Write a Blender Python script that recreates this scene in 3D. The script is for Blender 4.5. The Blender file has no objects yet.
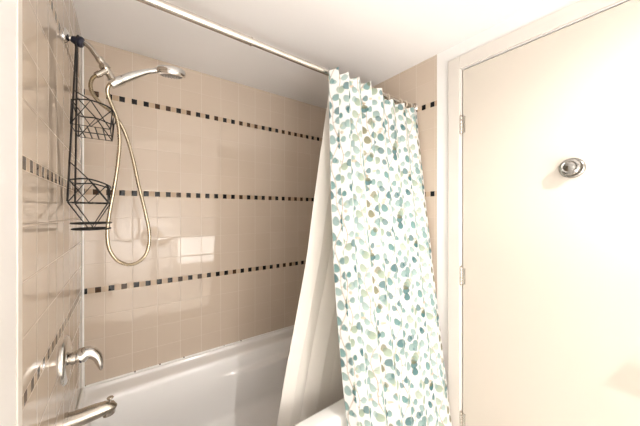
import bpy, bmesh, math, random
import numpy as np
from mathutils import Vector, Matrix

S = bpy.context.scene
COL = S.collection
PI = math.pi

# ------------------------------------------------------------------ frame of the place
F = 265.6                       # focal length in pixels of a 640 wide frame
CX, CY, CZ = 0.166, 0.0, 1.32   # eye
fx, fy = 0.5934, 0.8049         # level viewing direction
ENDX, BACKY, CEIL = 1.523, 1.73, 2.172
TILEY = 0.778                   # where the tiling of the side walls stops
FRONTY = -1.25                  # wall behind the photographer
RIM = 0.466
VALVE_Y = 1.26

def at(u, v, y=None, x=None):
    """point of the place seen at u, v lying at a known y (or known x)"""
    t = (u - 320) / F
    dx, dy, dz = fx + fy * t, fy - fx * t, (212.5 - v) / F
    k = (y - CY) / dy if y is not None else (x - CX) / dx
    return Vector((CX + k * dx, CY + k * dy, CZ + k * dz))

# ------------------------------------------------------------------ helpers
def tag(o, label=None, cat=None, group=None, kind=None):
    if label: o['label'] = label
    if cat: o['category'] = cat
    if group: o['group'] = group
    if kind: o['kind'] = kind
    return o

def obj(name, bm, mats, parent=None, smooth=False, origin=None, bevel=0):
    me = bpy.data.meshes.new(name)
    if origin is not None:
        bmesh.ops.translate(bm, verts=bm.verts, vec=-Vector(origin))
    bmesh.ops.recalc_face_normals(bm, faces=bm.faces)
    if smooth:
        for f in bm.faces: f.smooth = True
        for e in bm.edges:
            if len(e.link_faces) == 2 and e.calc_face_angle(0) > math.radians(42): e.smooth = False
    bm.to_mesh(me); bm.free()
    for m in (mats if isinstance(mats, (list, tuple)) else [mats]): me.materials.append(m)
    o = bpy.data.objects.new(name, me); COL.objects.link(o)
    if origin is not None: o.location = origin
    if parent is not None:
        o.parent = parent
        o.location = Vector(origin if origin is not None else (0, 0, 0)) - parent_world(parent)
    if bevel:
        b = o.modifiers.new('bevel', 'BEVEL'); b.width = bevel; b.segments = 3; b.limit_method = 'ANGLE'
    return o

def parent_world(p):
    v = Vector(p.location)
    while p.parent: p = p.parent; v += p.location
    return v

def thing(name, loc, label, cat, group=None):
    o = bpy.data.objects.new(name, None); COL.objects.link(o)
    o.location = loc; o.empty_display_size = .05
    return tag(o, label, cat, group)

def add_box(bm, x0, x1, y0, y1, z0, z1):
    vs = [bm.verts.new((x, y, z)) for z in (z0, z1) for y in (y0, y1) for x in (x0, x1)]
    fs = [(0, 2, 3, 1), (4, 5, 7, 6), (0, 1, 5, 4), (2, 6, 7, 3), (0, 4, 6, 2), (1, 3, 7, 5)]
    return [bm.faces.new([vs[i] for i in f]) for f in fs]

def box(x0, x1, y0, y1, z0, z1):
    bm = bmesh.new(); add_box(bm, x0, x1, y0, y1, z0, z1); return bm

def smooth_path(pts, n=8, closed=False):
    P = [Vector(p) for p in pts]; out = []
    m = len(P)
    segs = m if closed else m - 1
    for i in range(segs):
        if closed: a, b, c, d = P[i-1], P[i], P[(i+1) % m], P[(i+2) % m]
        else: a, b, c, d = P[max(i-1, 0)], P[i], P[i+1], P[min(i+2, m-1)]
        for k in range(n):
            t = k / n
            out.append(.5*((2*b)+(c-a)*t+(2*a-5*b+4*c-d)*t*t+(3*b-a-3*c+d)*t**3))
    if not closed: out.append(P[-1])
    return out

def add_tube(bm, pts, rad, seg=10, closed=False, caps=True):
    """rad: a number or a list of radii or (ra, rb) ellipse tuples"""
    P = [Vector(p) for p in pts]; n = len(P)
    if closed:
        T = [(P[(i+1) % n]-P[i-1]).normalized() for i in range(n)]
    else:
        T = [(P[min(i+1, n-1)]-P[max(i-1, 0)]).normalized() for i in range(n)]
    ref = Vector((0, 1, 0)) if abs(T[0].y) < .9 else Vector((0, 0, 1))
    nrm = (ref - T[0]*ref.dot(T[0])).normalized()
    rings = []
    for i in range(n):
        nrm = (nrm - T[i]*nrm.dot(T[i])).normalized()
        bn = T[i].cross(nrm)
        r = rad[i] if isinstance(rad, (list, tuple)) else rad
        ra, rb = r if isinstance(r, tuple) else (r, r)
        rings.append([bm.verts.new(P[i] + nrm*ra*math.cos(2*PI*k/seg) + bn*rb*math.sin(2*PI*k/seg)) for k in range(seg)])
    m = n if closed else n-1
    for i in range(m):
        A, B = rings[i], rings[(i+1) % n]
        for k in range(seg):
            bm.faces.new((A[k], A[(k+1) % seg], B[(k+1) % seg], B[k]))
    if caps and not closed:
        bm.faces.new(rings[0][::-1]); bm.faces.new(rings[-1])
    return bm

def tube(pts, rad, seg=10, **k):
    return add_tube(bmesh.new(), pts, rad, seg, **k)

def add_lathe(bm, prof, origin, axis, seg=32):
    """prof: (distance along axis, radius)"""
    ax = Vector(axis).normalized()
    ref = Vector((0, 0, 1)) if abs(ax.z) < .9 else Vector((0, 1, 0))
    a = ref.cross(ax).normalized(); b = ax.cross(a); O = Vector(origin)
    rings = []
    for d, r in prof:
        if r < 1e-5: rings.append([bm.verts.new(O + ax*d)])
        else: rings.append([bm.verts.new(O + ax*d + a*r*math.cos(2*PI*k/seg) + b*r*math.sin(2*PI*k/seg)) for k in range(seg)])
    for A, B in zip(rings, rings[1:]):
        if len(A) == 1 and len(B) == 1: continue
        for k in range(seg):
            k2 = (k+1) % seg
            if len(A) == 1: bm.faces.new((A[0], B[k2], B[k]))
            elif len(B) == 1: bm.faces.new((A[k], A[k2], B[0]))
            else: bm.faces.new((A[k], A[k2], B[k2], B[k]))
    if len(rings[0]) > 1: bm.faces.new(rings[0][::-1])
    if len(rings[-1]) > 1: bm.faces.new(rings[-1])
    return bm

def lathe(prof, origin, axis, seg=32): return add_lathe(bmesh.new(), prof, origin, axis, seg)

# ------------------------------------------------------------------ materials
def lin(r, g, b):
    f = lambda c: (c/255/12.92) if c/255 <= .04045 else ((c/255+.055)/1.055)**2.4
    return (f(r), f(g), f(b), 1)

class NT:
    def __init__(self, name):
        self.m = bpy.data.materials.new(name); self.m.use_nodes = True
        self.t = self.m.node_tree; self.t.nodes.clear()
        self.out = self.t.nodes.new('ShaderNodeOutputMaterial')
        self.b = self.t.nodes.new('ShaderNodeBsdfPrincipled')
        self.t.links.new(self.b.outputs[0], self.out.inputs[0])
    def n(self, typ, **kw):
        x = self.t.nodes.new(typ)
        for k, v in kw.items(): setattr(x, k, v)
        return x
    def put(self, sock, v):
        if isinstance(v, bpy.types.NodeSocket): self.t.links.new(v, sock)
        else: sock.default_value = v
    def m_(self, op, a, b=0.0, c=0.0):
        x = self.n('ShaderNodeMath', operation=op)
        self.put(x.inputs[0], a); self.put(x.inputs[1], b); self.put(x.inputs[2], c)
        return x.outputs[0]
    def mix(self, f, a, b):
        x = self.n('ShaderNodeMix', data_type='RGBA')
        self.put(x.inputs[0], f); self.put(x.inputs[6], a); self.put(x.inputs[7], b)
        return x.outputs[2]
    def noise(self, scale, detail=3, vec=None):
        x = self.n('ShaderNodeTexNoise'); x.inputs['Scale'].default_value = scale; x.inputs['Detail'].default_value = detail
        if vec is None: vec = self.n('ShaderNodeTexCoord').outputs['Object']
        self.put(x.inputs['Vector'], vec)
        return x.outputs['Fac']
    def bump(self, h, strength, dist):
        x = self.n('ShaderNodeBump'); self.put(x.inputs['Height'], h)
        x.inputs['Strength'].default_value = strength; x.inputs['Distance'].default_value = dist
        self.put(self.b.inputs['Normal'], x.outputs[0])
    def set(self, **kw):
        for k, v in kw.items(): self.put(self.b.inputs[k.replace('_', ' ')], v)
        return self

def plain(name, c, rough=.5, metal=0, bump=None, vary=.03, **kw):
    N = NT(name)
    f = N.noise(9)
    c2 = tuple(min(1, x*(1-vary)) for x in c[:3]) + (1,)
    N.set(Base_Color=N.mix(f, c, c2), Roughness=rough, Metallic=metal)
    for k, v in kw.items(): N.put(N.b.inputs[k.replace('_', ' ')], v)
    if bump: N.bump(N.noise(bump[0]), bump[1], bump[2])
    return N.m

PITCH, BAND, STRIPE = .1145, .489, .030
def tile_material(name, axis, h0, c0, gh):
    N = NT(name)
    co = N.n('ShaderNodeTexCoord').outputs['Object']
    sp = N.n('ShaderNodeSeparateXYZ'); N.put(sp.inputs[0], co)
    h = sp.outputs[axis]; z = sp.outputs[2]
    fz = N.m_('SUBTRACT', z, .933 - STRIPE/2 - BAND*3)
    band = N.m_('FLOOR', N.m_('DIVIDE', fz, BAND))
    zz = N.m_('SUBTRACT', fz, N.m_('MULTIPLY', band, BAND))            # metres above the lower edge of a stripe
    stripe = N.m_('LESS_THAN', zz, STRIPE)
    hh = N.m_('DIVIDE', N.m_('SUBTRACT', h, h0 - PITCH*20), PITCH)
    rr = N.m_('DIVIDE', N.m_('SUBTRACT', zz, STRIPE), (BAND - STRIPE)/4)
    fh, fr = N.m_('FRACT', hh), N.m_('FRACT', rr)
    ih, ir = N.m_('FLOOR', hh), N.m_('ADD', N.m_('FLOOR', rr), N.m_('MULTIPLY', band, 7))
    def edge(f, size):      # distance in metres to the nearer edge of a cell
        return N.m_('MULTIPLY', N.m_('SUBTRACT', .5, N.m_('ABSOLUTE', N.m_('SUBTRACT', f, .5))), size)
    d_tile = N.m_('MINIMUM', edge(fh, PITCH), edge(fr, PITCH))
    # one inch chips of the accent stripe
    CH = .0527
    g = N.m_('ADD', N.m_('DIVIDE', N.m_('SUBTRACT', N.m_('SUBTRACT', h, N.m_('MULTIPLY', .009, N.m_('LESS_THAN', band, 3.5))), c0 - CH*40), CH), .25)
    gf = N.m_('FRACT', g)
    dark = N.m_('LESS_THAN', gf, .5)
    half = N.m_('FRACT', N.m_('MULTIPLY', g, 2))
    d_chip = N.m_('MINIMUM', edge(half, CH/2), N.m_('MULTIPLY', N.m_('SUBTRACT', .5, N.m_('ABSOLUTE', N.m_('SUBTRACT', N.m_('DIVIDE', zz, STRIPE), .5))), STRIPE))
    d = N.m_('ADD', N.m_('MULTIPLY', stripe, d_chip), N.m_('MULTIPLY', N.m_('SUBTRACT', 1, stripe), d_tile))
    grout = N.m_('LESS_THAN', d, .0012)
    # colours
    cid = N.n('ShaderNodeCombineXYZ'); N.put(cid.inputs[0], ih); N.put(cid.inputs[1], ir)
    wn = N.n('ShaderNodeTexWhiteNoise'); N.put(wn.inputs['Vector'], cid.outputs[0])
    cid2 = N.n('ShaderNodeCombineXYZ'); N.put(cid2.inputs[0], N.m_('FLOOR', N.m_('MULTIPLY', g, 2))); N.put(cid2.inputs[1], band)
    wn2 = N.n('ShaderNodeTexWhiteNoise'); N.put(wn2.inputs['Vector'], cid2.outputs[0])
    tilec = N.mix(wn.outputs['Value'], TILE_A, TILE_B)
    cloud = N.noise(5, 3)
    tilec = N.mix(N.m_('MULTIPLY', cloud, .35), tilec, TILE_C)
    darkc = N.mix(N.m_('GREATER_THAN', wn2.outputs['Value'], .72), lin(20, 20, 24), lin(64, 44, 30))
    lightc = N.mix(wn2.outputs['Value'], lin(176, 152, 128), lin(205, 186, 164))
    chip = N.mix(dark, lightc, darkc)
    c = N.mix(stripe, tilec, chip)
    c = N.mix(grout, c, N.mix(stripe, N.mix(N.m_('LESS_THAN', edge(fh, PITCH), .0012), gh, GROUT), lin(196, 178, 156)))
    N.set(Base_Color=c, Roughness=N.m_('ADD', .05, N.m_('MULTIPLY', grout, .5)), IOR=N.m_('SUBTRACT', 1.5, N.m_('MULTIPLY', stripe, .14)))
    # relief: pillowed edges, each tile set at a very slightly different angle
    pillow = N.m_('MINIMUM', N.m_('DIVIDE', d, .004), 1.0)
    pillow = N.m_('SUBTRACT', 1, N.m_('POWER', N.m_('SUBTRACT', 1, pillow), 2.0))
    sep = N.n('ShaderNodeSeparateColor'); N.put(sep.inputs[0], wn.outputs['Color'])
    tilt = N.m_('ADD', N.m_('MULTIPLY', fh, N.m_('SUBTRACT', sep.outputs[0], .5)), N.m_('MULTIPLY', fr, N.m_('SUBTRACT', sep.outputs[1], .5)))
    hgt = N.m_('ADD', N.m_('MULTIPLY', pillow, .0006), N.m_('MULTIPLY', tilt, .0006))
    hgt = N.m_('ADD', hgt, N.m_('MULTIPLY', N.noise(7, 1), .0002))
    N.bump(hgt, 1.0, 1.0)
    return N.m

TILE_A, TILE_B, TILE_C = lin(201, 185, 168), lin(198, 181, 163), lin(207, 192, 175)
GROUT, GROUT_H = lin(209, 198, 185), lin(202, 187, 172)
m_tile_back = tile_material('glazed_tile_back', 0, .087, .210, GROUT_H)
m_tile_side = tile_material('glazed_tile_side', 1, .790, .857, lin(201, 185, 170))
m_paint = plain('white_wall_paint', lin(238, 235, 232), .55, bump=(120, .15, .001), vary=.01)
m_ceil = plain('ceiling_paint', lin(238, 235, 233), .7, bump=(60, .2, .001), vary=.015)
m_trim = plain('cream_trim_paint', lin(214, 207, 199), .35, vary=.01)
m_door = plain('cream_door_paint', lin(203, 194, 182), .38, bump=(40, .06, .001), vary=.012)
m_edge = plain('tile_edge_glaze', lin(226, 219, 208), .3, vary=.02)
m_caulk = plain('white_caulk', lin(246, 244, 240), .4, vary=.01)
m_mildew = plain('dark_speck', lin(70, 50, 36), .8)
m_tub = plain('tub_enamel', lin(250, 248, 246), .12, vary=.008, IOR=1.5)
m_chrome = plain('polished_chrome', lin(222, 221, 219), .08, 1)
m_nickel = plain('brushed_nickel', lin(192, 185, 175), .2, 1)
m_satin = plain('satin_steel', lin(200, 194, 186), .27, 1)
m_black = plain('black_coated_wire', lin(14, 12, 12), .6)
m_rubber = plain('dark_blue_rubber', lin(22, 24, 42), .55)
m_knob = plain('aged_chrome', lin(158, 156, 152), .12, 1)
m_nozzle = plain('grey_nozzle_plate', lin(120, 112, 104), .35, .5)
m_ring_plastic = plain('clear_cream_plastic', lin(214, 200, 182), .25)
m_floor = plain('pale_floor_vinyl', lin(232, 226, 218), .4)
m_added_pane = NT('added_pane_glow'); m_added_pane.set(Base_Color=lin(255, 250, 240), Emission_Color=(1, .98, .96, 1), Emission_Strength=5); m_added_pane = m_added_pane.m  # glow of the pane added behind the photographer
m_mirror = plain('mirror_silver', lin(240, 240, 240), .02, 1)

# corrugated metal hose: fine rings along its length (uv.y would be needed, so use real height noise along z)
Nh = NT('corrugated_steel_hose'); Nh.set(Base_Color=lin(192, 180, 158), Metallic=1.0, Roughness=.22)
m_hose = Nh.m

# ------------------------------------------------------------------ the setting
def struct(name, bm, m, parent=None, smooth=False, bevel=0):
    o = obj(name, bm, m, parent, smooth, bevel=bevel)
    if parent is None: o['kind'] = 'structure'
    return o

struct('floor', box(-.1, ENDX+.1, FRONTY-.1, BACKY+.1, -.08, 0), m_floor)
struct('ceiling', box(-.1, ENDX+.1, FRONTY-.1, BACKY+.1, CEIL, CEIL+.1), m_ceil)
struct('wall_back', box(-.1, ENDX+.1, BACKY, BACKY+.1, 0, CEIL), m_tile_back)

def side_wall(name, xin, xout):
    """tiled beyond TILEY, painted before it; one wall with two finishes"""
    bm = bmesh.new()
    a, b = min(xin, xout), max(xin, xout)
    for f in add_box(bm, a, b, TILEY, BACKY, 0, CEIL): f.material_index = 1
    if name == 'wall_left':
        add_box(bm, a, b, FRONTY, TILEY, 0, CEIL)
    else:                     # doorway cut between y -.17 and .645
        add_box(bm, a, b, .648, TILEY, 0, CEIL)
        add_box(bm, a, b, FRONTY, -.178, 0, CEIL)
        add_box(bm, a, b, -.178, .648, 2.032, CEIL)
    return struct(name, bm, [m_paint, m_tile_side])
side_wall('wall_left', 0, -.1)
side_wall('wall_right', ENDX, ENDX+.1)
struct('wall_front', box(-.1, ENDX+.1, FRONTY-.1, FRONTY, 0, CEIL), m_paint)

# rounded edge of the tiling on the left wall, and the white bead in the corner
struct('trim_1', box(0, .0025, TILEY-.026, TILEY, 0, CEIL), m_edge, bevel=.001)
bm = bmesh.new()
add_tube(bm, [(.004, BACKY-.004, RIM+.001), (.004, BACKY-.004, .60), (.004, BACKY-.004, .64), (.004, BACKY-.004, 2.0), (.004, BACKY-.004, CEIL-.001)], [.0068, .0064, .0048, .0042, .004], 8)
struct('trim_2', bm, m_caulk, smooth=True)

# door casing
bm = bmesh.new()
OUT, INN, HT = .710, .652, 2.035
add_box(bm, ENDX-.016, ENDX, INN, OUT, 0, HT+.062)
add_box(bm, ENDX-.016, ENDX, -.182-.06, -.182, 0, HT+.062)
add_box(bm, ENDX-.016, ENDX, -.182, INN, HT, HT+.062)
struct('trim_3', bm, m_trim, bevel=.003)
# door stop lining inside the opening
bm = bmesh.new()
add_box(bm, ENDX, ENDX+.1, .6455, .648, 0, 2.032)
struct('trim_4', bm, m_trim)

door = struct('door_1', box(ENDX-.003, ENDX+.035, -.172, .641, .012, 2.026), m_door, bevel=.002)
for z in (1.755, 1.005, .285):
    bm = bmesh.new()
    add_box(bm, ENDX-.0075, ENDX-.0032, .628, .6415, z-.04, z+.04)
    for k in range(5):
        z0 = z - .045 + k*.018
        add_lathe(bm, [(0, .0052), (.001, .006), (.0165, .006), (.0175, .0052)], (ENDX-.010, .647, z0), (0, 0, 1), 14)
    add_lathe(bm, [(0, .003), (.003, .005), (.006, 0)], (ENDX-.010, .647, z+.045), (0, 0, 1), 14)
    h = obj('hinge', bm, m_satin, door, True)
    h['label'] = 'satin metal hinge'
# round chrome knob high on the door
kp = at(572, 168, x=ENDX-.003)
bm = bmesh.new()
add_lathe(bm, [(0, .038), (.003, .038), (.007, .036), (.009, .032), (.012, .031)], kp, (-1, 0, 0), 48)
rz = obj('rosette', bm, m_knob, door, True); rz['label'] = 'round chrome rosette'
bm = bmesh.new()
add_lathe(bm, [(.0121, .014), (.020, .012), (.024, .018), (.028, .0265), (.034, .030), (.040, .028), (.0425, .022), (.0405, .019), (.0405, .016), (.043, .012), (.044, 0)], kp, (-1, 0, 0), 48)
kn = obj('door_knob', bm, m_knob, door, True); kn['label'] = 'round chrome knob'

# ------------------------------------------------------------------ bathtub
def rrect(x0, x1, y0, y1, r, z, n=10, side=14):
    """closed loop of points, same count for every call"""
    pts = []
    cs = [(x1-r, y0+r, -PI/2), (x1-r, y1-r, 0), (x0+r, y1-r, PI/2), (x0+r, y0+r, PI)]
    for i, (cx, cy, a0) in enumerate(cs):
        for k in range(n+1):
            a = a0 + PI/2*k/n
            pts.append(Vector((cx+r*math.cos(a), cy+r*math.sin(a), z)))
        nx = cs[(i+1) % 4]; a1 = nx[2]
        e = Vector((nx[0]+r*math.cos(a1), nx[1]+r*math.sin(a1), z)); s = pts[-1]
        for k in range(1, side): pts.append(s.lerp(e, k/side))
    return pts

TX0, TX1, TY0, TY1 = .002, ENDX-.002, .845, BACKY-.002
def smoothstep(a, b, t):
    t = max(0, min(1, (t-a)/(b-a))); return t*t*(3-2*t)
def tub_bm():
    bm = bmesh.new()
    loops = []
    L = lambda ins, z, r: (TX0+ins[0], TX1-ins[1], TY0+ins[2], TY1-ins[3], r, z)
    specs = [L((.004, .004, .012, .004), 0, .012), L((.004, .004, .012, .004), .40, .012), L((0, 0, 0, 0), .425, .012),
             L((0, 0, 0, 0), RIM-.018, .008), L((.0, .0, .004, .0), RIM-.004, .008), L((.002, .002, .018, .002), RIM, .008),
             L((.008, .010, .050, .010), RIM, .012), L((.012, .016, .078, .016), RIM-.002, .018), L((.016, .022, .086, .020), RIM-.012, .03),
             L((.022, .030, .090, .028), RIM-.017, .04), L((.034, .056, .094, .086), RIM-.021, .06), L((.038, .064, .096, .100), RIM-.025, .07),
             L((.042, .074, .099, .108), RIM-.034, .08), L((.046, .084, .102, .112), RIM-.055, .10), L((.050, .096, .104, .115), RIM-.085, .11),
             L((.053, .102, .105, .117), RIM-.100, .11), L((.054, .106, .106, .118), RIM-.108, .11), L((.055, .110, .107, .119), RIM-.118, .11), L((.057, .114, .108, .120), RIM-.128, .11), L((.066, .135, .110, .124), RIM-.16, .12),
             L((.08, .17, .118, .132), RIM-.24, .12), L((.09, .21, .13, .142), RIM-.31, .12), L((.12, .25, .16, .17), RIM-.355, .11),
             L((.17, .32, .21, .22), RIM-.375, .09), L((.30, .45, .33, .34), RIM-.38, .05)]
    for i, sp in enumerate(specs):
        pts = rrect(*sp)
        ring = []
        for p in pts:
            q = p.copy()
            if i >= 13 and q.z > RIM-.36:      # armrest moulded into the far half of the long side
                up = smoothstep(.62, .85, q.x) * smoothstep(1.25, 1.45, q.y)
                q.y -= .038*up*(1 - smoothstep(RIM-.120, RIM-.103, q.z))*smoothstep(RIM-.36, RIM-.16, q.z)
            ring.append(bm.verts.new(q))
        loops.append(ring)
    for A, B in zip(loops, loops[1:]):
        n = len(A)
        for k in range(n): bm.faces.new((A[k], A[(k+1) % n], B[(k+1) % n], B[k]))
    bm.faces.new(loops[-1]); bm.faces.new(loops[0][::-1])
    return bm
tub = obj('bathtub', tub_bm(), m_tub, smooth=True)
tag(tub, 'white enamelled bathtub set between the beige tiled walls', 'bathtub')
sd = tub.modifiers.new('soft', 'SUBSURF'); sd.levels = 1; sd.render_levels = 2
# chrome waste in the floor of the tub and overflow plate
obj('drain', lathe([(0, .034), (.003, .034), (.005, .030), (.004, .012), (.006, .010), (.007, 0)], (.36, 1.27, RIM-.379), (0, 0, 1)), m_chrome, tub, True)
# bead of caulk between the tub and the long wall with specks of mildew
bm = tube([(.004, TY0+.02, RIM+.001), (.004, BACKY-.03, RIM+.001), (.0045, BACKY-.012, RIM+.001), (.012, BACKY-.004, RIM+.002), (.03, BACKY-.002, RIM+.002), (.7, BACKY-.002, RIM+.002), (ENDX-.002, BACKY-.002, RIM+.002)], .005, 8)
ck = struct('trim_5', bm, m_caulk, smooth=True)
random.seed(4)
for u, v, r in ((135, 374, .0042), (160, 365.5, .0042), (184, 358.5, .0040), (224, 346, .0022), (241, 341.0, .0035), (85.5, 390, .003)):
    p = at(u, v, y=BACKY-.006); p.z = RIM+.006
    bm = bmesh.new(); bmesh.ops.create_icosphere(bm, subdivisions=1, radius=r, matrix=Matrix.Translation(p) @ Matrix.Diagonal((1, .5, 1.3, 1)))
    obj('mildew_speck', bm, m_mildew, ck, True)

# ------------------------------------------------------------------ curtain rod
ROD_Y, ROD_Z = .917, CZ+.604
RT = lambda x: ROD_Z + .003 + .013*(1 - x/ENDX)
rod = thing('curtain_rod', (0, ROD_Y, ROD_Z), 'long metal shower curtain rod running under the ceiling between the side walls', 'curtain rod')
obj('outer_tube', tube([(.004, ROD_Y, RT(.004)), (.533, ROD_Y, RT(.533))], .0135, 20), m_satin, rod, True)
obj('inner_tube', tube([(.50, ROD_Y, RT(.50)), (ENDX-.004, ROD_Y, RT(ENDX))], .0115, 20), m_satin, rod, True)
cl = obj('collar', lathe([(0, .0138), (.001, .0146), (.006, .0146), (.007, .0115)], (.530, ROD_Y, RT(.530)), (1, 0, 0)), m_nickel, rod, True)
for x, d in ((.0005, 1), (ENDX-.0005, -1)):
    obj('flange', lathe([(0, .026), (.004, .026), (.010, .020), (.022, .017), (.024, .013)], (x, ROD_Y, RT(x)), (d, 0, 0)), m_satin, rod, True)

# ------------------------------------------------------------------ printed curtain
def hash_rand(seed): return random.Random(seed)
PW, PH = .46, .345           # repeat of the print
def make_print(res=.0025):
    """one repeat of the eucalyptus print as an array, painted leaf by leaf"""
    W, H = int(round(PW/res)), int(round(PH/res))
    img = np.ones((H, W, 3)) * np.array(lin(250, 249, 246)[:3])
    yy, xx = np.mgrid[0:H, 0:W]
    X = (xx+.5)*PW/W; Y = (yy+.5)*PH/H
    rnd = random.Random(11)
    cols = {'teal': lin(122, 164, 162), 'deep': lin(70, 124, 128), 'mist': lin(166, 192, 188), 'sage': lin(176, 192, 172),
            'olive': lin(140, 138, 104), 'pale': lin(222, 224, 190), 'peach': lin(232, 204, 180), 'tan': lin(196, 180, 148)}
    def wrapd(a, b, P): return (a-b+P/2) % P - P/2
    def leaf(cx, cy, a, b, rot, c, alpha):
        dx, dy = wrapd(X, cx, PW), wrapd(Y, cy, PH)
        u = (dx*math.cos(rot)+dy*math.sin(rot))/a; v = (-dx*math.sin(rot)+dy*math.cos(rot))/b
        v = v*(1+.18*u)
        r = np.sqrt(u*u+v*v)
        cover = np.clip((1-r)/.14+.5, 0, 1)
        tone = 1.22 - .40*(u*.5+.5) - .16*np.clip((r-.72)/.25, 0, 1)      # wash of watercolour, darker rim
        k = (cover*alpha)[..., None]
        colr = np.clip(np.array(c[:3])[None, None, :]*tone[..., None], 0, 1)
        img[:] = img*(1-k) + img*0 + (colr*(.75+.25*img))*k
    def stem(x0, y0, x1, y1, w, c, al, bend=0):
        n = 26
        for i in range(n+1):
            t = i/n
            px_ = x0+(x1-x0)*t + bend*math.sin(PI*t); py_ = y0+(y1-y0)*t
            dx, dy = wrapd(X, px_, PW), wrapd(Y, py_, PH)
            k = (np.clip((w-np.sqrt(dx*dx+dy*dy))/.0016+.5, 0, 1)*al)[..., None]
            img[:] = np.minimum(img, img*(1-k)+np.array(c[:3])*k)
    brown = lin(176, 150, 122)
    nst = 7
    for s in range(nst):
        bx = PW*(s+.5)/nst; ph = rnd.uniform(0, 6.28); amp = rnd.uniform(.008, .014)
        f = lambda y: bx + amp*math.sin(2*PI*y/PH+ph) + .008*math.sin(4*PI*y/PH+ph*2)
        n = 44
        for i in range(n):
            ya, yb = PH*i/n, PH*(i+1)/n
            stem(f(ya), ya, f(yb), yb, .0011, brown, .26)
        fam = [['teal', 'deep', 'mist'], ['sage', 'mist', 'teal'], ['teal', 'mist', 'deep'], ['mist', 'sage', 'teal'], ['deep', 'teal', 'olive'], ['sage', 'mist', 'teal']][s % 6]
        y = rnd.uniform(0, .02); side = 1; k = 0
        ymax = y + PH - .012
        while y < ymax:
            step = rnd.uniform(.028, .040)
            a = rnd.uniform(.0130, .0205); b = a*rnd.uniform(.70, .86)
            ang = side*rnd.uniform(.5, 1.1)
            ox = side*(b+rnd.uniform(.003, .009)); oy = rnd.uniform(.002, .012)
            cn = rnd.choice(fam + [fam[0]])
            if cn == 'pale': a *= .8; b *= .8
            stem(f(y), y, f(y)+ox*.7, y+oy, .0009, brown, .5)
            leaf(f(y)+ox, y+oy, a, b, PI/2-side*rnd.uniform(.05, .55), cols[cn], rnd.uniform(.72, .95))
            if rnd.random() < .22:
                leaf(f(y)+ox*1.5+rnd.uniform(-.006, .006), y+oy+rnd.uniform(-.014, .014), a*.72, b*.72, PI/2+rnd.uniform(-.5, .5), cols[rnd.choice(fam)], .7)
            side = -side; y += step*.86; k += 1
    for (cx, cy) in ((.06, .25), (.29, .08), (.37, .28), (.17, .12)):      # brown buds over a dark leaf, pink tips
        leaf(cx, cy, .017, .014, .3, cols['deep'], .9); leaf(cx, cy+.013, .012, .009, 0, cols['olive'], .85)
        leaf(cx-.002, cy+.03, .007, .006, 0, cols['tan'], .8)
        leaf(cx+.03, cy+.052, .011, .006, .2, cols['peach'], .8)
    for i in range(22):
        leaf(rnd.uniform(0, PW), rnd.uniform(0, PH), rnd.uniform(.006, .011), rnd.uniform(.005, .008), rnd.uniform(0, 3), cols[rnd.choice(['pale', 'pale', 'sage', 'tan'])], .6)
    return np.clip(img, 0, 1)

def grid_mesh(name, V, colors=None, mat=None):
    nv, nu = V.shape[:2]
    me = bpy.data.meshes.new(name)
    idx = np.arange(nv*nu).reshape(nv, nu)
    q = np.stack([idx[:-1, :-1], idx[:-1, 1:], idx[1:, 1:], idx[1:, :-1]], -1).reshape(-1, 4)
    me.vertices.add(nv*nu); me.vertices.foreach_set('co', V.reshape(-1).astype(np.float32))
    me.loops.add(q.size); me.loops.foreach_set('vertex_index', q.reshape(-1).astype(np.int32))
    me.polygons.add(len(q)); me.polygons.foreach_set('loop_start', (np.arange(len(q))*4).astype(np.int32))
    me.polygons.foreach_set('use_smooth', np.ones(len(q), dtype=bool))
    me.update(calc_edges=True)
    if colors is not None:
        ca = me.color_attributes.new('print', 'FLOAT_COLOR', 'POINT')
        c4 = np.concatenate([colors.reshape(-1, 3), np.ones((nv*nu, 1))], 1).astype(np.float32)
        ca.data.foreach_set('color', c4.reshape(-1))
    me.validate()
    me.materials.append(mat)
    o = bpy.data.objects.new(name, me); COL.objects.link(o)
    return o

def cloth_mat(name, transl, color=None, attr=None, rough=.7):
    N = NT(name)
    if attr:
        a = N.n('ShaderNodeVertexColor'); a.layer_name = attr; c = a.outputs['Color']
    else: c = color
    N.set(Base_Color=c, Roughness=rough)
    N.b.inputs['Sheen Weight'].default_value = .1
    tr = N.n('ShaderNodeBsdfTranslucent'); N.put(tr.inputs[0], c)
    mx = N.n('ShaderNodeMixShader'); mx.inputs[0].default_value = transl
    N.t.links.new(N.b.outputs[0], mx.inputs[1]); N.t.links.new(tr.outputs[0], mx.inputs[2])
    N.t.links.new(mx.outputs[0], N.out.inputs[0])
    return N.m

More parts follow.
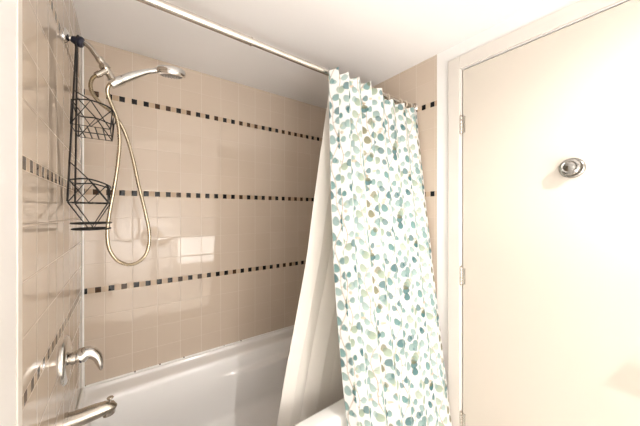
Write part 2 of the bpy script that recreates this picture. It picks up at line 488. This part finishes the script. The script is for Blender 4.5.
NU, NV = 460, 620
def fold_curve(p, zt):
    """x position and sideways swing of the printed curtain at cloth parameter p, zt 0 at top .. 1 at hem"""
    xl = np.interp(zt, [0, .15, .3, .45, .6, .75, .87, 1], [.868, .862, .859, .860, .869, .886, .905, .925]); xr = 1.502 - .004*zt
    # folds crowd together on the left half
    g = .78*p + .22*p**1.6
    ph = 2*PI*(8.2*p**.92) + .7*np.sin(3*zt+4*p) + .5*zt*np.sin(9*p)
    amp = (.0145 - .006*np.clip((p-.55)/.25, 0, 1) + .004*np.sin(17*p)) * (1 - .25*zt) + .004*zt*np.sin(5*p+1)
    x = xl + (xr-xl)*g + .003*np.sin(2*ph)*(1-.4*zt)
    y = amp*np.sin(ph) + .006*zt*np.sin(31*p+2*zt)
    return x, y
p = np.linspace(0, 1, NU)
V = np.zeros((NV, NU, 3)); SL = np.zeros((NV, NU))
for j in range(NV):
    zt = j/(NV-1)
    x, y = fold_curve(p, zt)
    base = .887 - (.12 + .11*p)*zt**1.12                      # hangs outside the tub and swings out over its rim
    base = base - .012*np.clip(.35-p, 0, 1)*0
    top = ROD_Z + .012 - .040*smoothstep(.55, .72, .0)
    ztop = ROD_Z + .014 - .040*np.clip((p-.50)/.14, 0, 1) + .006*np.sin(2*PI*8.2*p**.92+PI)*(1-zt)
    z = ztop*(1-zt) + .10*zt
    V[j, :, 0] = x; V[j, :, 1] = base + y; V[j, :, 2] = z
    if j == NV//3:
        s = np.concatenate([[0], np.cumsum(np.hypot(np.diff(x), np.diff(y)))])
img = make_print()
H_, W_ = img.shape[:2]
ss = np.broadcast_to(s, (NV, NU)); zz = V[:, :, 2]
fx_ = (ss % PW)/PW*W_ - .5; fy_ = (zz % PH)/PH*H_ - .5
x0 = np.floor(fx_).astype(int); y0 = np.floor(fy_).astype(int); ax = (fx_-x0)[..., None]; ay = (fy_-y0)[..., None]
g_ = lambda a, b: img[b % H_, a % W_]
colr = (g_(x0, y0)*(1-ax)+g_(x0+1, y0)*ax)*(1-ay) + (g_(x0, y0+1)*(1-ax)+g_(x0+1, y0+1)*ax)*ay
m_print = cloth_mat('printed_cotton', .42, attr='print')
curtain = grid_mesh('shower_curtain', V, colr, m_print)
so = curtain.modifiers.new('thickness', 'SOLIDIFY'); so.thickness = .0008
tag(curtain, 'white shower curtain printed with teal and sage eucalyptus leaves, hanging from the rod', 'shower curtain')

# ------------------------------------------------------------------ white liner inside the tub
NU2, NV2 = 200, 160
p = np.linspace(0, 1, NU2)
V = np.zeros((NV2, NU2, 3))
zs = [CZ+.59, CZ+.03, CZ-.22, CZ-.56, CZ-.94, CZ-1.12][::-1]
xs = [.726, .682+.166-.0, .659+.166, .617+.166, .559+.166, .525+.166][::-1]
xs = [.525+.166, .559+.166, .617+.166, .659+.166, .682+.166, .740+.166]
for j in range(NV2):
    z = CZ + .585 - 1.70*j/(NV2-1)
    zt = j/(NV2-1)
    xl = float(np.interp(z, zs, xs)); xr = ENDX-.02-.22*zt
    ph = 2*PI*(3.6*p**.9)+1.2+.8*math.sin(2*zt)
    amp = .009*(1-.3*zt)+.006*np.sin(7*p)*zt
    yb = .925 + .125*zt**1.0 + .03*smoothstep(.4, .8, zt)
    V[j, :, 0] = xl + (xr-xl)*p + .008*np.sin(2*ph)
    V[j, :, 1] = np.maximum(yb + amp*np.sin(ph), .918 + .0*zt)
    V[j, :, 2] = z
m_liner = cloth_mat('liner_fabric', .45, color=lin(250, 246, 240), rough=.5)
liner = grid_mesh('shower_liner', V, None, m_liner)
so = liner.modifiers.new('thickness', 'SOLIDIFY'); so.thickness = .0006
tag(liner, 'plain white shower liner hanging inside the tub behind the printed curtain', 'shower liner')

# rings
ring = None
for i, xr_ in enumerate((.90, .935, .975, 1.02, 1.065, 1.11, 1.16, 1.215, 1.28, 1.385, 1.43, 1.475)):
    if i == 0:
        pts = [Vector((xr_, ROD_Y + .0175*math.sin(a), ROD_Z - .004 + .0205*math.cos(a))) for a in [2*PI*k/24 for k in range(24)]]
        bm = add_tube(bmesh.new(), pts, .0028, 8, closed=True)
        ring = obj('curtain_ring', bm, m_ring_plastic, smooth=True, origin=(xr_, ROD_Y, ROD_Z))
        o = ring
    else:
        o = ring.copy(); COL.objects.link(o); o.location = (xr_, ROD_Y, ROD_Z+.004)
    tag(o, 'small cream curtain ring looped over the metal rod', 'curtain ring', 'curtain rings on the rod')

# ------------------------------------------------------------------ shower
Y0 = VALVE_Y
sh = thing('shower_set', (0, Y0, CZ+.60), 'brushed metal shower arm with hand shower, wall flange and hose bracket on left tiled wall', 'shower')
fl = at(66, 39.5, x=.0)
zf = CZ + .607
obj('flange', lathe([(0, .028), (.003, .028), (.008, .022), (.013, .013)], (.0005, Y0, zf), (1, 0, 0)), m_chrome, sh, True)
arm = [(.004, Y0, zf), (.030, Y0, zf), (.050, Y0, zf-.002), (.068, Y0, zf-.014)]
tail = [at(95, 54, y=Y0), at(101, 62, y=Y0)]
path = smooth_path([Vector(a) for a in arm]+tail, 6)
obj('shower_arm', tube(path, .0088, 14), m_nickel, sh, True)
a0, a1 = at(99, 58, y=Y0), at(113, 80.5, y=Y0)
ax_ = (a1-a0).normalized(); Lb = (a1-a0).length
obj('diverter_body', lathe([(0, .0125), (.010, .0135), (.014, .0115), (.022, .0115), (.024, .015), (.032, .0168), (.038, .0168), (.042, .013), (Lb-.02, .012), (Lb-.004, .0125), (Lb, .009)], a0, ax_, 20), m_nickel, sh, True)
# outlet for the hose on the left
b0, b1 = at(106.5, 70.5, y=Y0-.012), at(96, 75.5, y=Y0-.018)
obj('hose_outlet', lathe([(0, .009), ((b1-b0).length*.6, .009), ((b1-b0).length*.62, .011), ((b1-b0).length, .010)], b0, b1-b0, 16), m_nickel, sh, True)
# cradle that carries the hand shower
c0, c1 = at(110.5, 84.5, y=Y0-.006), at(123, 80, y=Y0-.006)
obj('cradle', lathe([(0, .015), (.003, .0165), ((c1-c0).length-.003, .0165), ((c1-c0).length, .0145)], c0, c1-c0, 20), m_chrome, sh, True)
hs = thing('hand_shower', at(116, 82, y=Y0-.006), 'polished chrome hand shower with round head resting in the bracket cradle', 'hand shower')
hp = smooth_path([at(112, 84, y=Y0-.006), at(122, 80, y=Y0-.006), at(134, 75.5, y=Y0-.006), at(147, 71.8, y=Y0-.006), at(158, 70.5, y=Y0-.006)], 6)
n = len(hp); rr_ = [(.0125+.0040*math.sin(PI*min(1, i/(n-1)*1.3)))*(1-.25*(i/(n-1))) for i in range(n)]
obj('handle', tube(hp, rr_, 16), m_chrome, hs, True)
hc = at(171, 72.5, y=Y0-.006)
hax = Vector((.10, .26, -1)).normalized()
hd = obj('shower_head', lathe([(-.020, 0), (-.020, .030), (-.017, .046), (-.010, .053), (.006, .055), (.012, .053), (.014, .048)], hc, hax, 40), m_chrome, hs, True)
obj('neck', tube([hp[-2], hc - Vector((.042, 0, .0))+Vector((0, 0, .002)), hc-Vector((.02, 0, 0))], [.0105, .012, .012], 14), m_chrome, hs, True)
bm = lathe([(.0141, 0), (.0141, .040), (.0155, .038), (.0160, 0)], hc, hax, 40)
for rr2, cnt in ((.010, 6), (.021, 12), (.032, 18)):
    a_ = Vector((0, 0, 1)).cross(hax).normalized() if abs(hax.z) < .9 else Vector((0, 1, 0)).cross(hax).normalized(); b_ = hax.cross(a_)
    for k in range(cnt):
        q = hc + a_*rr2*math.cos(2*PI*k/cnt) + b_*rr2*math.sin(2*PI*k/cnt)
        add_lathe(bm, [(.0158, .0018), (.0185, .0012)], q, hax, 6)
obj('nozzle_plate', bm, m_nozzle, hd, True)
# hose: from the outlet down round the loop and back up to the foot of the hand shower
HY = Y0-.012
hpx = [(97, 75, -.014), (92.5, 78.5, -.016), (90.5, 85, -.018), (92.5, 93, -.018), (99.5, 102.5, -.016), (109.5, 110.5, -.010), (117, 118.5, .004), (125.6, 134.6, .010), (132.7, 158, .010), (138.8, 186, .006), (145.5, 213, 0),
       (149.4, 235, -.004), (147, 252, -.006), (139, 261.5, -.008), (128.5, 264.5, -.010), (117, 260, -.012), (109.5, 249, -.014), (107.3, 233, -.016), (109.2, 215, -.016), (113.2, 193, -.018), (117.3, 168, -.020),
       (119.6, 143, -.022), (118, 123, -.022), (113.8, 110, -.020), (109.3, 99, -.014), (107.3, 91, -.010), (109, 85.5, -.007), (113, 83.5, -.006)]
hp2 = smooth_path([at(u, v, y=Y0+d) for u, v, d in hpx], 24)
rad = [.0060+.0006*math.sin(i*PI/1.5) for i in range(len(hp2))]
hose = obj('shower_hose', tube(hp2, rad, 10), m_hose, smooth=True, origin=hp2[0])
tag(hose, 'long looping metal shower hose hanging from the shower bracket', 'hose')

# ------------------------------------------------------------------ valve and spout
zv = CZ-.510
vl = thing('shower_valve', (0, Y0, zv), 'chrome single lever valve with round wall plate above the tub spout', 'valve')
obj('escutcheon', lathe([(0, .080), (.003, .080), (.008, .076), (.013, .060), (.014, .036), (.018, .030)], (.0005, Y0, zv), (1, 0, 0), 48), m_chrome, vl, True)
obj('valve_stem', lathe([(.012, .021), (.030, .021), (.032, .018), (.040, .018)], (.0005, Y0, zv), (1, 0, 0)), m_nickel, vl, True)
obj('collar', lathe([(.0, .0195), (.003, .0215), (.006, .0195)], (.040, Y0, zv), (1, 0, 0)), m_rubber, vl, True)
lp = smooth_path([(.0455, Y0, zv+.003), (.058, Y0-.002, zv+.008), (.072, Y0-.004, zv+.006), (.086, Y0-.006, zv-.010), (.094, Y0-.008, zv-.034), (.099, Y0-.008, zv-.062)], 6)
n = len(lp); lr = [(.0225*(1-i/(n-1))**.8+.0052, .0225*(1-i/(n-1))**.75+.0040) for i in range(n)]
obj('lever', tube(lp, lr, 18), m_chrome, vl, True)

zs_ = CZ-.722
spt = thing('tub_spout', (0, Y0, zs_), 'brushed metal tub spout with pull-up diverter knob on left wall', 'spout')
sp_path = [(.001, Y0, zs_-.004), (.010, Y0, zs_-.004), (.0105, Y0, zs_-.004), (.04, Y0, zs_-.004), (.08, Y0, zs_-.001), (.110, Y0, zs_+.0), (.128, Y0, zs_-.003), (.138, Y0, zs_-.010)]
obj('spout_body', tube(sp_path, [.031, .031, .028, .0275, .026, (.024, .0235), (.021, .020), (.013, .012)], 24), m_nickel, spt, True)
obj('spout_outlet', lathe([(0, .019), (.014, .019), (.015, .016), (.010, .015), (.010, 0)], (.119, Y0, zs_-.012), (.12, 0, -1), 24), m_nickel, spt, True)
dk = obj('diverter_knob', lathe([(0, .004), (.012, .004), (.013, .009), (.016, .011), (.019, .009), (.020, 0)], (.124, Y0, zs_+.016), (0, 0, 1), 20), m_nickel, spt, True)
dk['label'] = 'small metal diverter knob'

# ------------------------------------------------------------------ black wire caddy
cd = thing('shower_caddy', (.035, Y0, CZ+.59), 'black geometric wire caddy with two baskets hanging from the shower arm', 'caddy')
WR = .0021
def wires(name, lines, parent, r=WR, mat=None):
    bm = bmesh.new()
    for l in lines:
        closed = len(l) > 2 and (Vector(l[0])-Vector(l[-1])).length < 1e-6
        if closed: add_tube(bm, l[:-1], r, 6, closed=True)
        else: add_tube(bm, l, r, 6)
    return obj(name, bm, mat or m_black, parent, True)
ztop = zf-.008
def back(z):   # distance of the back frame from the wall, closer lower down
    return .032 - .014*max(0, min(1, (ztop-z)/.56))
zt_, zb = CZ+.585, CZ+.036
def frame_y(z, side):
    t = (zt_-z)/(zt_-zb)
    return Y0 + side*(.012 + .072*t)
hook = [(.030, Y0-.012, ztop-.02), (.032, Y0-.012, ztop+.002), (.036, Y0-.010, ztop+.020), (.036, Y0+.010, ztop+.020), (.032, Y0+.012, ztop+.002), (.030, Y0+.012, ztop-.02)]
wires('hanging_frame', [[(back(zt_), frame_y(zt_, -1), zt_), (back(zb), frame_y(zb, -1), zb)], [(back(zt_), frame_y(zt_, 1), zt_), (back(zb), frame_y(zb, 1), zb)], smooth_path(hook, 5)], cd, .0030)
bm = bmesh.new()
add_tube(bm, smooth_path([(.018, Y0, zf-.001), (.026, Y0, zf-.003), (.034, Y0, zf-.004), (.042, Y0, zf-.004), (.050, Y0, zf-.006)], 5), [.0100+.0085*min(1, i/13)-.004*max(0, (i-16)/4) for i in range(21)], 12)
grip = obj('rubber_grip', bm, m_rubber, cd, True); grip['label'] = 'dark rubber grip around the arm'

def basket(zf_, zh, yh, xf, tall, out=.010):
    x0 = back(zf_)
    Y0 = VALVE_Y + yh - .076
    A = Vector((x0, Y0-yh, zf_)); B = Vector((xf, Y0-yh, zf_)); C_ = Vector((xf, Y0+yh, zf_)); D = Vector((x0, Y0+yh, zf_))
    e = .012
    A2 = Vector((back(zh), Y0-yh+e*.5, zh)); B2 = Vector((xf+out, Y0-yh-.0, zh-.012)); C2 = Vector((xf+out, Y0+yh, zh-.012)); D2 = Vector((back(zh), Y0+yh-e*.5, zh))
    Mn = Vector(((x0+xf)/2, Y0-yh-.012, zh+.004)); Mf = Vector(((x0+xf)/2, Y0+yh+.010, zh+.004))
    Mb = Vector(((x0+xf)/2, Y0-yh, zf_)); Mfb = Vector(((x0+xf)/2, Y0+yh, zf_))
    bk = bpy.data.objects.new('basket', None); COL.objects.link(bk); bk.parent = cd
    bk.location = Vector((x0, Y0, zf_)) - cd.location
    hoop = smooth_path([A2, Mn, B2, C2, Mf, D2, A2], 6)
    wires('hoop', [hoop], bk, .0025)
    ups = [[A, A2], [B, B2], [C_, C2], [D, D2], [A, Mn, B], [D, Mf, C_], [A2, Mb, B2], [B, (B2+C2)/2, C_],
           [Vector((back(zh+tall), frame_y(zh+tall, -1), zh+tall)), Mn, B], [Vector((back(zh+tall), frame_y(zh+tall, 1), zh+tall)), Mf, C_]]
    wires('side_wires', ups, bk, .0019)
    fl_ = [[A, B, C_, D, A]]
    for k in range(1, 5):
        x = x0+(xf-x0)*k/5; fl_.append([(x, Y0-yh, zf_), (x, Y0+yh, zf_)])
    fl_.append([(x0, Y0, zf_), (xf, Y0, zf_)])
    w = wires('basket_floor', fl_, bk, .0019)
    return A, B, C_, D
basket(CZ+.291, CZ+.372, .094, .127, .045, .006)
A, B, C_, D = basket(CZ+.034, CZ+.108, .080, .121, .060, -.002)
# soap dish hanging below in a pointed web
zd = CZ-.046
tip = Vector((.072, Y0, zd-.006))
dish = bpy.data.objects.new('soap_dish', None); COL.objects.link(dish); dish.parent = cd; dish.location = Vector((.08, Y0, zd)) - cd.location
wires('dish_web', [[A, (.072, Y0-.07, zd-.014), B]], dish, .0026)
wires('dish_web', [[D, (.072, Y0+.07, zd-.014), C_]], dish, .0026)
for dz, rx in ((.008, .056), (-.012, .053)):
    el = [(.072+rx*math.cos(a), Y0+.080*math.sin(a), zd+dz) for a in [2*PI*k/28 for k in range(28)]]
    ls = [el+[el[0]]]
    if dz < 0:
        for k in (-2, -1, 0, 1, 2):
            w = math.sqrt(1-(k/3)**2)
            ls.append([(.072-rx*w, Y0+.080*k/3, zd+dz), (.072+rx*w, Y0+.080*k/3, zd+dz)])
    wires('dish_ring', ls, dish, .0026)

# ------------------------------------------------------------------ lamps added behind the photographer, unseen, to light the room
LX, LY, LZ = .46, -.22, 1.00
vf = thing('added_floor_lamp', (LX, LY, 0), 'added unseen white uplighter floor lamp with open bowl behind the photographer', 'lamp')  # added to bounce light off the ceiling
obj('base', lathe([(0.0005, .13), (.012, .13), (.02, .12), (.024, .015)], (LX, LY, 0), (0, 0, 1)), m_trim, vf, True)
obj('pole', tube([(LX, LY, .02), (LX, LY, LZ-.08)], .011, 14), m_chrome, vf, True)
obj('lamp_shade', lathe([(-.085, .012), (-.080, .06), (-.05, .13), (.0, .17), (.02, .178), (.018, .182), (-.004, .175), (-.054, .135), (-.084, .065), (-.09, .012)], (LX, LY, LZ), (0, 0, 1), 40), m_trim, vf, True)

wf = thing('added_studio_lamp', (.45, -.55, 0), 'added unseen black studio lamp on a stand turned to the wall behind the photographer', 'lamp')  # added to bounce soft light off the wall behind
obj('pole', tube([(.45, -.54, .02), (.45, -.54, .93)], .010, 12), m_chrome, wf, True)
obj('base', lathe([(0.0005, .12), (.015, .12), (.02, .015)], (.45, -.54, 0), (0, 0, 1)), m_rubber, wf, True)
obj('reflector', lathe([(-.06, 0), (-.06, .05), (-.03, .07), (.015, .135), (.04, .145), (.04, .140), (.013, .128), (-.02, .06), (-.02, 0)], (.45, -.545, 1.0), (0, -1, -.22), 36), m_trim, wf, True)

# framed glowing pane added behind the photographer for the bright reflection in the tiles
WX0, WX1, WZ0, WZ1 = .84, 1.46, .50, .92
win = struct('added_window_1', (lambda b: (add_box(b, WX0-.04, WX1+.04, FRONTY, FRONTY+.02, WZ0-.04, WZ0), add_box(b, WX0-.04, WX1+.04, FRONTY, FRONTY+.02, WZ1, WZ1+.04),
    add_box(b, WX0-.04, WX0, FRONTY, FRONTY+.02, WZ0, WZ1), add_box(b, WX1, WX1+.04, FRONTY, FRONTY+.02, WZ0, WZ1), b)[-1])(bmesh.new()), m_trim)
obj('added_glow_pane', box(WX0, WX1, FRONTY+.002, FRONTY+.008, WZ0, WZ1), m_added_pane, win)

# spotlight and rail added out of view to cast the shadow on the door
SPX, SPY, SPZ = .95, -.567, 2.13
spot_aim = Vector((ENDX, .12, .80)); sdir = (spot_aim-Vector((SPX, SPY, SPZ))).normalized()
sl = thing('added_ceiling_spot', (SPX, SPY, CEIL), 'added unseen small white swivel spotlight on the ceiling pointing at the door', 'lamp')  # added to brighten the door and throw a crisp shadow
obj('ceiling_plate', lathe([(0.0005, .045), (.012, .045), (.014, .02)], (SPX, SPY, CEIL), (0, 0, -1)), m_trim, sl, True)
P0 = Vector((SPX, SPY, SPZ))
obj('spot_housing', lathe([(-.055, .01), (-.05, .024), (.0, .030), (.004, .030), (.004, .026), (-.03, .020), (-.03, 0)], P0, sdir, 28), m_trim, sl, True)
tr_ = thing('added_towel_rail', (1.404, -.36, 0), 'added unseen free standing pale wooden towel rail behind the photographer', 'towel rail')  # added to block the spotlight; its top rail shades the door
obj('top_rail', box(1.389, 1.419, -.70, -.010, 1.040, 1.055), m_trim, tr_, bevel=.001)
for y in (-.62, -.15):
    obj('post', box(1.394, 1.414, y-.01, y+.01, .03, 1.0399), m_trim, tr_, bevel=.002)
    obj('foot', box(1.30, 1.50, y-.02, y+.02, .0005, .0299), m_trim, tr_, bevel=.002)
obj('lower_rail', box(1.397, 1.411, -.6099, -.1601, .45, .48), m_trim, tr_, bevel=.001)

def area(name, loc, aim, size, power, col=(1, .95, .88), sizey=None):
    d = bpy.data.lights.new(name, 'AREA'); d.energy = power; d.color = col; d.size = size
    if sizey: d.shape = 'RECTANGLE'; d.size_y = sizey
    o = bpy.data.objects.new(name, d); COL.objects.link(o); o.location = loc
    d.shape = 'DISK' if sizey is None else 'RECTANGLE'
    o.rotation_euler = (Vector(aim)-Vector(loc)).to_track_quat('-Z', 'Y').to_euler()
    return o
area('added_uplight', (LX, LY, LZ+.005), (LX, LY, 3),   .26, 7, (1, .99, .98))  # added ceiling bounce
area('added_wall_washer', (.45, -.575, 1.0), (.45, FRONTY, .80), .24, 28, (1, .99, .98))  # added bounce from the wall behind the photographer

sd_ = bpy.data.lights.new('added_spot_bulb', 'SPOT'); sd_.energy = 62; sd_.color = (1, .97, .93); sd_.shadow_soft_size = .010  # added light on the door
sd_.spot_size = math.radians(98); sd_.spot_blend = 1
so_ = bpy.data.objects.new('added_spot_bulb', sd_); COL.objects.link(so_); so_.location = P0 + sdir*.006
so_.rotation_euler = sdir.to_track_quat('-Z', 'Y').to_euler()

w = bpy.data.worlds.new('World'); S.world = w; w.use_nodes = True
w.node_tree.nodes['Background'].inputs[0].default_value = (1, .97, .93, 1)
w.node_tree.nodes['Background'].inputs[1].default_value = .3

# ------------------------------------------------------------------ camera
cam = bpy.data.cameras.new('camera'); co_ = bpy.data.objects.new('camera', cam); COL.objects.link(co_)
cam.sensor_width = 36; cam.lens = F/640*36; cam.clip_start = .01
cam.shift_y = -.0008
co_.location = (CX, CY, CZ)
co_.rotation_euler = Vector((fx, fy, 0)).to_track_quat('-Z', 'Y').to_euler()
S.camera = co_
S.view_settings.view_transform = 'Standard'; S.view_settings.look = 'None'
S.view_settings.gamma = 1; S.view_settings.use_curve_mapping = False
S.view_settings.exposure = 0.58
